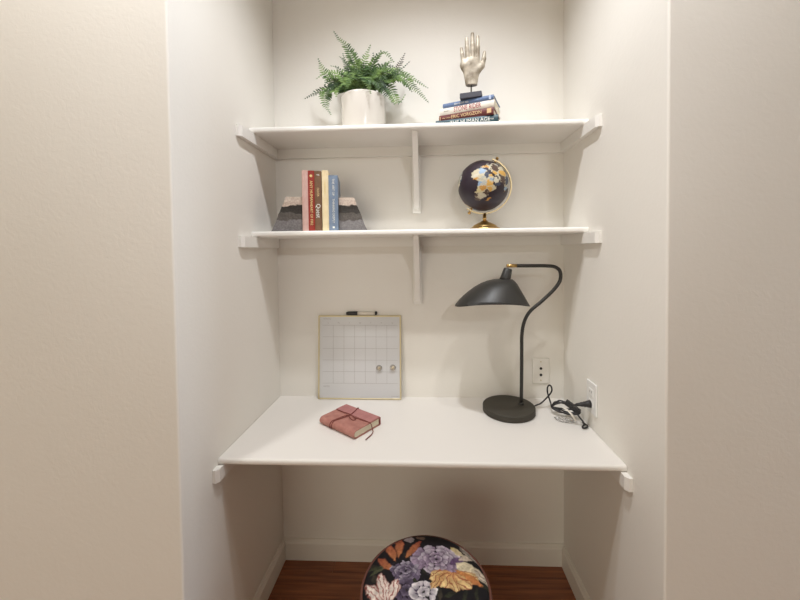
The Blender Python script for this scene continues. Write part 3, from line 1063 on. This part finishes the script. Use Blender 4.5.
tagp = [Vector(lp(*p)) for p in catmull([(0.556, -0.196, 0.794), (0.566, -0.208, 0.792), (0.578, -0.226, 0.780), (0.586, -0.240, 0.764)], 6)]
for s in (0, 1):
    pass
pv = None
for p in tagp:
    q = (bm.verts.new(p + Vector((-0.004, -0.002, 0))), bm.verts.new(p + Vector((0.004, 0.002, 0.001))))
    if pv:
        bm.faces.new((pv[0], pv[1], q[1], q[0]))
    pv = q
o = obj('cord_tag', bm, M_label, lamp, True)
md = o.modifiers.new('thick', 'SOLIDIFY')
md.thickness = 0.0006

# clear plastic sleeve under the bundle
M_plastic = mat('clear_plastic', (0.97, 0.96, 0.95), 0.12, spec=0.5)
bsdf(M_plastic).inputs['Transmission Weight'].default_value = 0.85
bsdf(M_plastic).inputs['IOR'].default_value = 1.2
bm = bmesh.new()
nu, nv = 26, 12
grid = []
for i in range(nu):
    row_ = []
    for j in range(nv):
        u, v = i / (nu - 1), j / (nv - 1)
        th = 2 * PI * u
        rr = 0.15 + 0.85 * math.sin(PI * v) ** 0.5
        zz = 0.0010 + 0.0030 * (0.5 - 0.5 * math.cos(PI * v)) * 1.6 + 0.0018 * math.sin(7 * u * PI + 5 * v)
        row_.append(bm.verts.new((0.038 * rr * math.cos(th) * (1 + 0.06 * math.sin(3 * th)), 0.026 * rr * math.sin(th), max(0.0008, zz))))
    grid.append(row_)
for i in range(nu - 1):
    for j in range(nv - 1):
        bm.faces.new((grid[i][j], grid[i + 1][j], grid[i + 1][j + 1], grid[i][j + 1]))
bmesh.ops.remove_doubles(bm, verts=bm.verts, dist=1e-5)
o = obj('plastic_bag', bm, M_plastic, None, True)
o.location = (0.560, -0.200, dz(0.56) + 0.0002)
o.rotation_euler = (0, 0, math.radians(-25))
tag(o, 'small clear plastic bag under the tied lamp cord', 'bag')

# ------------------------------------------------------------------ wall plates
pl = thing('wall_plate', 'cream wall plate with two dark jacks on the niche back wall', 'wall plate', (0.534, 0, 0.8715))
obj('plate', boxm(-0.037, 0.037, -0.006, -0.0003, -0.0565, 0.0565, 0.004, 2), M_plate, pl)
for zz in (0.0115, -0.017):
    bm = lathe(bmesh.new(), [(0.0058, 0), (0.0058, 0.0014), (0.0045, 0.0022), (0, 0.0022)], 16)
    bmesh.ops.transform(bm, matrix=Matrix.Translation((0, -0.006, zz)) @ Matrix.Rotation(PI / 2, 4, 'X'), verts=bm.verts)
    obj('jack', bm, M_hole, pl)
for zz in (0.041, -0.041):
    bm = lathe(bmesh.new(), [(0.0030, 0), (0.0026, 0.0010), (0, 0.0012)], 12)
    bmesh.ops.transform(bm, matrix=Matrix.Translation((0, -0.006, zz)) @ Matrix.Rotation(PI / 2, 4, 'X'), verts=bm.verts)
    obj('screw', bm, M_goldframe, pl)
po = thing('wall_outlet', 'white outlet plate on the niche right wall with the lamp plugged in', 'outlet', (H, -0.2675, 0.864))
obj('plate', boxm(-0.0065, -0.0003, -0.0365, 0.0365, -0.0575, 0.0575, 0.0022, 2), M_platewhite, po)
for zz in (0.020, -0.020):
    o = obj('socket', boxm(-0.0082, -0.0062, -0.0165, 0.0165, zz - 0.0135, zz + 0.0135, 0.0018, 2), M_platewhite, po)
    if zz > 0:
        for yy in (-0.006, 0.006):
            obj('slot', boxm(-0.0084, -0.0080, yy - 0.001, yy + 0.001, zz - 0.002, zz + 0.006), M_hole, po)

# ------------------------------------------------------------------ calendar board
BW, BH = 0.371, 0.371
bx, by = -0.2660, -0.0345
board = thing('calendar_board', 'gold framed dry erase calendar board leaning on the niche wall', 'whiteboard', (bx, by, dz(bx)))
board.rotation_euler = (-math.atan2(0.0225, BH), 0.004, 0)
bm = bmesh.new()
fw, ft = 0.0068, 0.011
for a in ((-BW / 2, BW / 2, 0.001, fw), (-BW / 2, BW / 2, BH - fw, BH), (-BW / 2, -BW / 2 + fw, fw, BH - fw), (BW / 2 - fw, BW / 2, fw, BH - fw)):
    box(bm, a[0], a[1], 0, ft, a[2], a[3], 0.0012, 1)
obj('frame', bm, M_goldframe, board)
M_bmat = mat('white_calendar_sheet', (0.62, 0.615, 0.62), 0.3)
obj('surface', boxm(-BW / 2 + fw, BW / 2 - fw, 0.003, ft - 0.001, fw, BH - fw), M_bmat, board)
M_line = mat('grey_print', lin((172, 168, 166)), 0.5)
gx0, gx1, gz0, gz1 = -0.166, 0.170, 0.071, 0.327
bm = bmesh.new()
lw = 0.0006
for k in range(8):
    x = gx0 + (gx1 - gx0) * k / 7
    if 0 < k < 7:
        box(bm, x - lw, x + lw, 0.0027, 0.0031, gz0, gz1)
for k in range(6):
    z = gz0 + (gz1 - gz0) * k / 5
    box(bm, gx0, gx1, 0.0027, 0.0031, z - lw, z + lw)
obj('calendar_grid', bm, M_line, board)
for k, d in enumerate('SMTWTFS'):
    text_obj('lettering', d, 0.010, M_line, board, (gx0 + (gx1 - gx0) * (k + 0.5) / 7, 0.0028, gz1 + 0.010))
text_obj('lettering', 'MONTH:', 0.009, M_line, board, (gx0 + 0.003, 0.0028, gz1 + 0.028), align='LEFT')
text_obj('lettering', 'NOTES:', 0.009, M_line, board, (gx0 + 0.003, 0.0028, gz0 - 0.014), align='LEFT')
text_obj('lettering', 'boxclever', 0.008, M_line, board, (gx1 + 0.004, 0.0028, 0.016), align='RIGHT')
M_mag = mat('clear_acrylic', (0.96, 0.92, 0.86), 0.08)
bsdf(M_mag).inputs['Transmission Weight'].default_value = 0.8
for (mx_, mz_, who) in ((0.0885, 0.139, 'clear round magnet in the next-to-last calendar column'), (0.1490, 0.141, 'clear round magnet in the last calendar column')):
    g = thing('magnet', who, 'magnet', (bx + mx_, by + 0.0025 + mz_ * 0.0605, dz(bx) + mz_), 0, 'clear magnets on the calendar board')
    g.rotation_euler = (PI / 2 - math.atan2(0.0225, BH), 0, 0)
    obj('dome', lathe(bmesh.new(), [(0, 0.0003), (0.0125, 0.0003), (0.0132, 0.002), (0.0125, 0.006), (0.0105, 0.0085), (0, 0.0092)], 24), M_mag, g, True)
    obj('core', lathe(bmesh.new(), [(0, 0.0012), (0.006, 0.0012), (0.006, 0.0032), (0, 0.0032)], 16), M_gold, g, True)
# marker resting on the frame
mk_z = dz(bx) + BH * math.cos(0.0605) + 0.0093 - 0.0005
marker = thing('dry_erase_marker', 'black capped white marker resting on top of the calendar board', 'marker', (-0.2560, by + 0.0225 + 0.0055, mk_z))
def xcyl(prof):
    bm = lathe(bmesh.new(), prof, 20)
    bmesh.ops.transform(bm, matrix=Matrix.Rotation(PI / 2, 4, 'Y'), verts=bm.verts)
    return bm
M_mkwhite = mat('marker_barrel', lin((230, 222, 208)), 0.35)
obj('cap', xcyl([(0, -0.069), (0.0062, -0.068), (0.0086, -0.060), (0.0090, -0.020), (0.0088, -0.0175), (0, -0.0175)]), M_cord, marker, True)
obj('barrel', xcyl([(0, -0.0174), (0.0076, -0.0174), (0.0076, 0.0605), (0, 0.0605)]), M_mkwhite, marker, True)
obj('end_plug', xcyl([(0, 0.0606), (0.0078, 0.0606), (0.0078, 0.067), (0.006, 0.0695), (0, 0.0695)]), M_cord, marker, True)

# ------------------------------------------------------------------ notebook
nb0 = Vector((-0.2235, -0.366))           # near corner of the page end
ux = Vector((0.0815, 0.1145)).normalized()  # along the page end (towards the back right)
uy = Vector((-ux.y, ux.x))                 # along the spine (towards the left)
ang = math.atan2(ux.y, ux.x)
NW, NL, NT = 0.1360, 0.188, 0.0285
nbk = thing('leather_notebook', 'pink leather notebook tied with a cord on the desk', 'notebook', (nb0.x, nb0.y, dz(-0.25) + 0.0004), ang)
M_leather = mat('pink_leather', lin((190, 118, 106)), 0.6, spec=0.3)
add_color_noise(M_leather, 40, lin((162, 108, 98)), lin((184, 130, 118)), 0.3, 0.7)
M_leather2 = mat('rose_leather_flap', lin((186, 112, 108)), 0.6, spec=0.3)
add_color_noise(M_leather2, 40, lin((166, 110, 108)), lin((182, 126, 122)), 0.3, 0.7)
M_thong = mat('leather_thong', lin((128, 66, 58)), 0.65)
e = 0.0026
# wrap-around cover in the local x-z section, rounded spine at x=0, extruded along local y
sec = []
R2 = NT / 2
outer = [(NW, 0.0)] + [(R2 - R2 * math.sin(k / 10 * PI), R2 - R2 * math.cos(k / 10 * PI)) for k in range(11)] + [(NW - 0.004, NT), (NW, NT - 0.004)]
inner = [(NW - e * 0.6, NT - 0.005), (NW - 0.005, NT - e)] + [(R2 - (R2 - e) * math.sin(k / 10 * PI), R2 + (R2 - e) * math.cos(k / 10 * PI)) for k in range(11)] + [(NW, e)]
obj('cover', prism(outer + inner, 'y', 0, NL), M_leather, nbk)
pgp = [(NW - 0.006, e + 0.0004), (NW - 0.006, NT - e - 0.0006)] + [(R2 - (R2 - e - 0.0005) * math.sin(k / 8 * PI), R2 + (R2 - e - 0.0005) * math.cos(k / 8 * PI)) for k in range(9)]
obj('page_block', prism(pgp, 'y', 0.004, NL - 0.004), M_page, nbk)
# flap: covers the far part of the top and the fore-edge side
fp = [(0.082, NT + 0.0002), (0.082, NT + 0.0024), (NW - 0.002, NT + 0.0026), (NW + 0.0026, NT - 0.002), (NW + 0.0028, 0.002), (NW + 0.0004, 0.0016), (NW + 0.0004, NT - 0.003), (NW - 0.0035, NT + 0.0003)]
obj('flap', prism(fp, 'y', 0.001, NL - 0.001), M_leather2, nbk)
def thong(name, pts, r=0.0017):
    return obj(name, tube(bmesh.new(), catmull(pts, 6), r, 7), M_thong, nbk, True)
zt_ = NT + 0.0042
# band across the width
yb = 0.118
thong('cord_band', [(0.034, yb + 0.004, 0.0022), (0.003, yb + 0.002, 0.005), (-0.0016, yb, 0.014), (0.006, yb - 0.002, NT + 0.000), (0.020, yb - 0.003, NT + 0.0020), (0.045, yb - 0.010, NT + 0.0022), (0.070, yb - 0.014, NT + 0.0030), (0.086, yb - 0.016, zt_ + 0.0004), (0.115, yb - 0.006, zt_), (NW - 0.002, yb + 0.002, zt_ - 0.0002), (NW + 0.0045, yb + 0.003, NT - 0.003), (NW + 0.0046, yb + 0.003, 0.006)])
thong('cord_band', [(0.034, yb + 0.014, 0.0022), (0.003, yb + 0.012, 0.005), (-0.0016, yb + 0.010, 0.014), (0.006, yb + 0.006, NT + 0.000), (0.022, yb + 0.002, NT + 0.0020), (0.048, yb - 0.004, NT + 0.0036), (0.074, yb - 0.013, zt_ + 0.0004)])
# band along the length beside the flap's edge, dropping over the page end
thong('cord_tie', [(0.079, NL - 0.006, NT + 0.0018), (0.078, 0.155, NT + 0.0020), (0.076, yb - 0.012, zt_ + 0.002), (0.075, 0.075, NT + 0.0022), (0.077, 0.035, NT + 0.0020), (0.080, 0.006, NT + 0.0018), (0.081, -0.0035, NT - 0.001), (0.083, -0.006, 0.018), (0.084, -0.008, 0.007), (0.079, -0.016, 0.0022), (0.060, -0.026, 0.0022), (0.040, -0.030, 0.0022), (0.024, -0.034, 0.0022)])
thong('cord_tie', [(0.072, yb - 0.012, zt_ + 0.001), (0.060, 0.085, NT + 0.0040), (0.056, 0.065, NT + 0.0022), (0.066, 0.060, NT + 0.0022), (0.073, 0.080, NT + 0.0036), (0.076, yb - 0.014, zt_ + 0.002)])

# ------------------------------------------------------------------ floral stool
SXc, SYc, SR, SH = 0.0215, -0.581, 0.181, 0.464
stool = thing('floral_stool', 'round stool with a dark floral cushioned top under the desk', 'stool', (SXc, SYc, 0))
NRr, NTh = 130, 420
rr = np.linspace(0, 1, NRr + 1)[1:]
th = np.linspace(0, 2 * PI, NTh, endpoint=False)
RRm, THm = np.meshgrid(rr, th, indexing='ij')
PXs = np.concatenate([[0.0], (RRm * np.cos(THm)).ravel()])
PYs = np.concatenate([[0.0], (RRm * np.sin(THm)).ravel()])
def srgb(c):
    return np.array(lin(c))
colS = np.tile(srgb((26, 22, 26)), (len(PXs), 1))
def vnoise(x, y, s, seed):
    r = np.random.default_rng(seed)
    T = r.random((64, 64))
    u, v = x * s + 100, y * s + 100
    iu, iv = np.floor(u).astype(int), np.floor(v).astype(int)
    fu, fv = u - iu, v - iv
    fu, fv = fu * fu * (3 - 2 * fu), fv * fv * (3 - 2 * fv)
    g = lambda a, b: T[a % 64, b % 64]
    return (g(iu, iv) * (1 - fu) + g(iu + 1, iv) * fu) * (1 - fv) + (g(iu, iv + 1) * (1 - fu) + g(iu + 1, iv + 1) * fu) * fv
def blend(mask, c):
    global colS
    a = np.clip(mask, 0, 1)[:, None]
    colS = colS * (1 - a) + np.asarray(c) * a
wx = PXs + 0.035 * (vnoise(PXs, PYs, 9, 1) - 0.5) + 0.03 * (vnoise(PXs, PYs, 26, 8) - 0.5)
wy = PYs + 0.035 * (vnoise(PXs, PYs, 9, 2) - 0.5) + 0.03 * (vnoise(PXs, PYs, 26, 9) - 0.5)
def petal(base, tip, wid, c0, c1, vein=None, soft=0.02, belly=0.55, edge=None):
    """teardrop from base to tip; colour runs c0 -> c1"""
    b, t = np.array(base), np.array(tip)
    d = t - b
    ln = np.hypot(*d)
    d /= ln
    x = (wx - b[0]) * d[0] + (wy - b[1]) * d[1]
    yv = -(wx - b[0]) * d[1] + (wy - b[1]) * d[0]
    u = np.clip(x / ln, 0, 1)
    prof_ = wid * np.where(u < belly, np.sin(u / belly * PI / 2), np.cos((u - belly) / (1 - belly) * PI / 2)) ** 0.8
    ins = np.where((x > 0) & (x < ln), prof_ - np.abs(yv), -1)
    k = np.clip(ins / soft, 0, 1)
    c = srgb(c0)[None] * (1 - u[:, None]) + srgb(c1)[None] * u[:, None]
    nzv = 0.75 + 0.5 * vnoise(wx, wy, 40, 5)[:, None]
    c = c * nzv
    if edge is not None:
        ed = np.clip(1 - ins / (wid * 0.35), 0, 1)[:, None] * (ins > 0)[:, None]
        c = c * (1 - ed) + srgb(edge) * ed
    if vein is not None:
        vv = (np.sin(yv / wid * 9 + 2.0 * np.sin(x / ln * 5)) > 0.72)[:, None] * 0.85
        c = c * (1 - vv) + srgb(vein) * vv
    blend(k, c)
R5 = random.Random(11)
# dim foliage in the ground
for k in range(46):
    a, r0_ = R5.uniform(0, 2 * PI), R5.uniform(0.1, 0.95)
    b = (r0_ * math.cos(a), r0_ * math.sin(a))
    a2 = R5.uniform(0, 2 * PI)
    petal(b, (b[0] + 0.26 * math.cos(a2), b[1] + 0.26 * math.sin(a2)), R5.uniform(0.03, 0.06), (34, 36, 28), R5.choice(((58, 60, 40), (70, 60, 48), (50, 40, 56))), edge=(26, 24, 24))
def rosette(c, rx, ry, rings, cols, edge, seed, n0=6, rot=0.0):
    q = random.Random(seed)
    for ring in range(rings, 0, -1):
        f = ring / rings
        n = n0 + ring * 3
        for k in range(n):
            a = rot + 2 * PI * (k + 0.5 * (ring % 2)) / n + q.uniform(-0.12, 0.12)
            b = (c[0] + rx * (f - 0.75 / rings) * 0.7 * math.cos(a), c[1] + ry * (f - 0.75 / rings) * 0.7 * math.sin(a))
            t = (c[0] + rx * f * math.cos(a) * q.uniform(0.88, 1.06), c[1] + ry * f * math.sin(a) * q.uniform(0.88, 1.06))
            petal(b, t, 2.1 * rx * f / n * 1.25 + 0.012, cols[0], q.choice(cols[1:]), belly=0.72, edge=edge, soft=0.012)
# flowers placed as on the cushion
petal((-0.95, 0.08), (-0.62, 0.36), 0.05, (60, 66, 40), (104, 104, 70), edge=(40, 40, 30))
petal((-1.0, 0.20), (-0.70, 0.28), 0.04, (70, 70, 46), (50, 56, 36))
for b, t, wd in (((-0.47, 0.14), (-0.84, 0.47), 0.075), ((-0.50, 0.36), (-0.68, 0.76), 0.085), ((-0.465, 0.42), (-0.46, 0.90), 0.085), ((-0.36, 0.40), (-0.08, 0.82), 0.085)):
    petal(b, t, wd, (206, 128, 60), (158, 62, 34), edge=(104, 44, 30), belly=0.6)
petal((-0.40, 0.85), (-0.21, 0.87), 0.085, (150, 136, 140), (170, 156, 158), belly=0.5)
petal((-0.18, 0.92), (0.02, 0.86), 0.05, (120, 84, 66), (100, 84, 70))
rosette((0.19, 0.42), 0.44, 0.31, 4, [(96, 74, 100), (196, 176, 192), (214, 200, 210), (178, 152, 178)], (122, 96, 126), 3)
rosette((-0.33, 0.18), 0.27, 0.20, 3, [(70, 58, 80), (150, 134, 156), (188, 176, 190), (120, 102, 130)], (88, 70, 98), 4)
rosette((-0.30, -0.15), 0.22, 0.20, 2, [(60, 48, 68), (104, 88, 112), (120, 104, 128)], (70, 56, 80), 5)
rosette((-0.04, -0.16), 0.22, 0.20, 2, [(150, 138, 150), (226, 216, 216), (236, 228, 226)], (160, 146, 160), 6, 4)
petal((0.40, 0.34), (0.66, 0.46), 0.09, (88, 56, 96), (120, 88, 128))
petal((0.44, 0.70), (0.66, 0.50), 0.06, (196, 170, 90), (226, 206, 170))
petal((0.50, 0.36), (0.98, 0.10), 0.13, (236, 220, 176), (216, 196, 160), belly=0.35)
petal((0.55, 0.44), (0.86, 0.52), 0.07, (222, 200, 176), (196, 176, 150))
petal((0.56, 0.84), (0.98, 0.34), 0.10, (122, 112, 102), (142, 130, 114), vein=(176, 162, 142), edge=(90, 80, 72))
petal((0.80, 0.28), (1.02, 0.02), 0.08, (196, 178, 156), (222, 206, 178), vein=(120, 104, 90))
for a, ln, wd in ((205, 0.42, 0.11), (240, 0.40, 0.12), (275, 0.42, 0.12), (310, 0.42, 0.12), (340, 0.44, 0.12)):
    aa = math.radians(a)
    petal((0.44, 0.20), (0.44 + ln * math.cos(aa), 0.20 + 0.85 * ln * math.sin(aa)), wd, (214, 150, 74), (238, 208, 132), vein=(170, 72, 36), edge=(190, 110, 50), belly=0.7)
petal((0.46, 0.26), (0.90, -0.02), 0.07, (214, 136, 50), (200, 116, 44), belly=0.6)
petal((0.34, 0.20), (0.06, -0.12), 0.08, (206, 138, 66), (230, 186, 110), vein=(150, 70, 36), belly=0.6)
for b, t, wd in (((-0.62, -0.36), (-0.74, 0.16), 0.10), ((-0.56, -0.36), (-0.44, 0.06), 0.09), ((-0.66, -0.36), (-0.95, -0.02), 0.09), ((-0.60, -0.38), (-0.60, 0.02), 0.07)):
    petal(b, t, wd, (226, 206, 190), (232, 214, 200), vein=(160, 52, 36), edge=(176, 72, 52), belly=0.6)
# more of the same print towards the front
for c, s, cols, ed, n in (((-0.15, -0.62), 0.34, [(96, 60, 60), (214, 150, 140), (230, 180, 168)], (150, 70, 66), 21), ((0.45, -0.60), 0.32, [(96, 74, 100), (196, 176, 192), (214, 200, 210)], (120, 90, 126), 22), ((-0.62, -0.62), 0.26, [(176, 110, 50), (226, 176, 96), (236, 200, 130)], (170, 80, 40), 23)):
    rosette(c, s, s * 0.9, 3, cols, ed, n)
_g = colS.mean(1, keepdims=True)
colS = (_g + (colS - _g) * 0.82) * (0.70 + 0.35 * vnoise(PXs, PYs, 17, 12)[:, None])
zc = SH - 0.012 + 0.012 * (1 - (PXs ** 2 + PYs ** 2)) ** 0.6 - 0.010 * np.clip((np.hypot(PXs, PYs) - 0.94) / 0.06, 0, 1) ** 2
V = np.stack([PXs * SR * 0.992, PYs * SR * 0.992, zc], -1)
faces = [(0, 1 + j, 1 + (j + 1) % NTh) for j in range(NTh)]
for i in range(NRr - 1):
    for j in range(NTh):
        j2 = (j + 1) % NTh
        faces.append((1 + i * NTh + j, 1 + (i + 1) * NTh + j, 1 + (i + 1) * NTh + j2, 1 + i * NTh + j2))
me = bpy.data.meshes.new('cushion_top')
me.from_pydata(V.tolist(), [], faces)
ca = me.color_attributes.new('print', 'FLOAT_COLOR', 'POINT')
ca.data.foreach_set('color', np.concatenate([colS, np.ones((len(colS), 1))], 1).astype(np.float32).ravel())
M_print = vcol_mat('floral_velvet', 0.75, 0.25)
mobj('cushion_top', me, M_print, stool, True)
M_piping = mat('brown_piping', lin((104, 62, 50)), 0.6)
bm = bmesh.new()
n = 96
ringp = [(SR * math.cos(2 * PI * k / n), SR * math.sin(2 * PI * k / n), SH - 0.021) for k in range(n)]
prev = None
first = None
for k in range(n):
    a = 2 * PI * k / n
    q = [bm.verts.new(((SR + 0.0045 * math.cos(b)) * math.cos(a), (SR + 0.0045 * math.cos(b)) * math.sin(a), SH - 0.0205 + 0.0045 * math.sin(b))) for b in [2 * PI * i / 8 for i in range(8)]]
    if prev:
        for i in range(8):
            bm.faces.new((prev[i], prev[(i + 1) % 8], q[(i + 1) % 8], q[i]))
    else:
        first = q
    prev = q
for i in range(8):
    bm.faces.new((prev[i], prev[(i + 1) % 8], first[(i + 1) % 8], first[i]))
obj('piping', bm, M_piping, stool, True)
M_side = mat('stool_side_fabric', lin((150, 120, 92)), 0.85)
add_color_noise(M_side, 70, lin((128, 98, 74)), lin((164, 132, 102)))
obj('side_panel', lathe(bmesh.new(), [(0, 0.030), (SR * 0.965, 0.030), (SR * 0.985, 0.045), (SR * 0.992, 0.2), (SR * 0.988, SH - 0.026), (SR * 0.95, SH - 0.024), (0, SH - 0.024)], 72), M_side, stool, True)
for k in range(4):
    a = PI / 4 + k * PI / 2
    obj('foot', lathe(bmesh.new(), [(0, 0.0003), (0.013, 0.0003), (0.018, 0.0305), (0, 0.0305)], 16, (0.12 * math.cos(a), 0.12 * math.sin(a), 0)), M_cord, stool, True)

# ------------------------------------------------------------------ pieces carried by a part hang under that part
UNDER = {'lettering': ('cover', 'surface'), 'spine_patch': ('cover',), 'spine_mark': ('cover',), 'calendar_grid': ('surface',),
         'soil': ('pot',), 'axis_knob': ('axis_pin',), 'bulb': ('shade',), 'socket_cup': ('shade',), 'brass_sleeve': ('neck',), 'collar': ('neck',),
         'plug': ('power_cord',), 'inline_switch': ('power_cord',), 'cord_tag': ('power_cord',), 'cord_tail': ('power_cord',),
         'slot': ('socket',), 'core': ('dome',), 'bracket_arm': ('bracket_plate',), 'rod': ('base',)}
def stem_of(o):
    return o.name.split('.')[0]
for t in [o for o in COL.objects if o.parent is None and o.children]:
    kids = list(t.children)
    used = {}
    for c in kids:
        for want in UNDER.get(stem_of(c), ()):
            cand = [k for k in kids if stem_of(k) == want]
            if cand:
                i = used.get(stem_of(c), 0)
                c.parent = cand[min(i, len(cand) - 1)] if stem_of(c) == 'axis_knob' else cand[0]
                used[stem_of(c)] = i + 1
                break
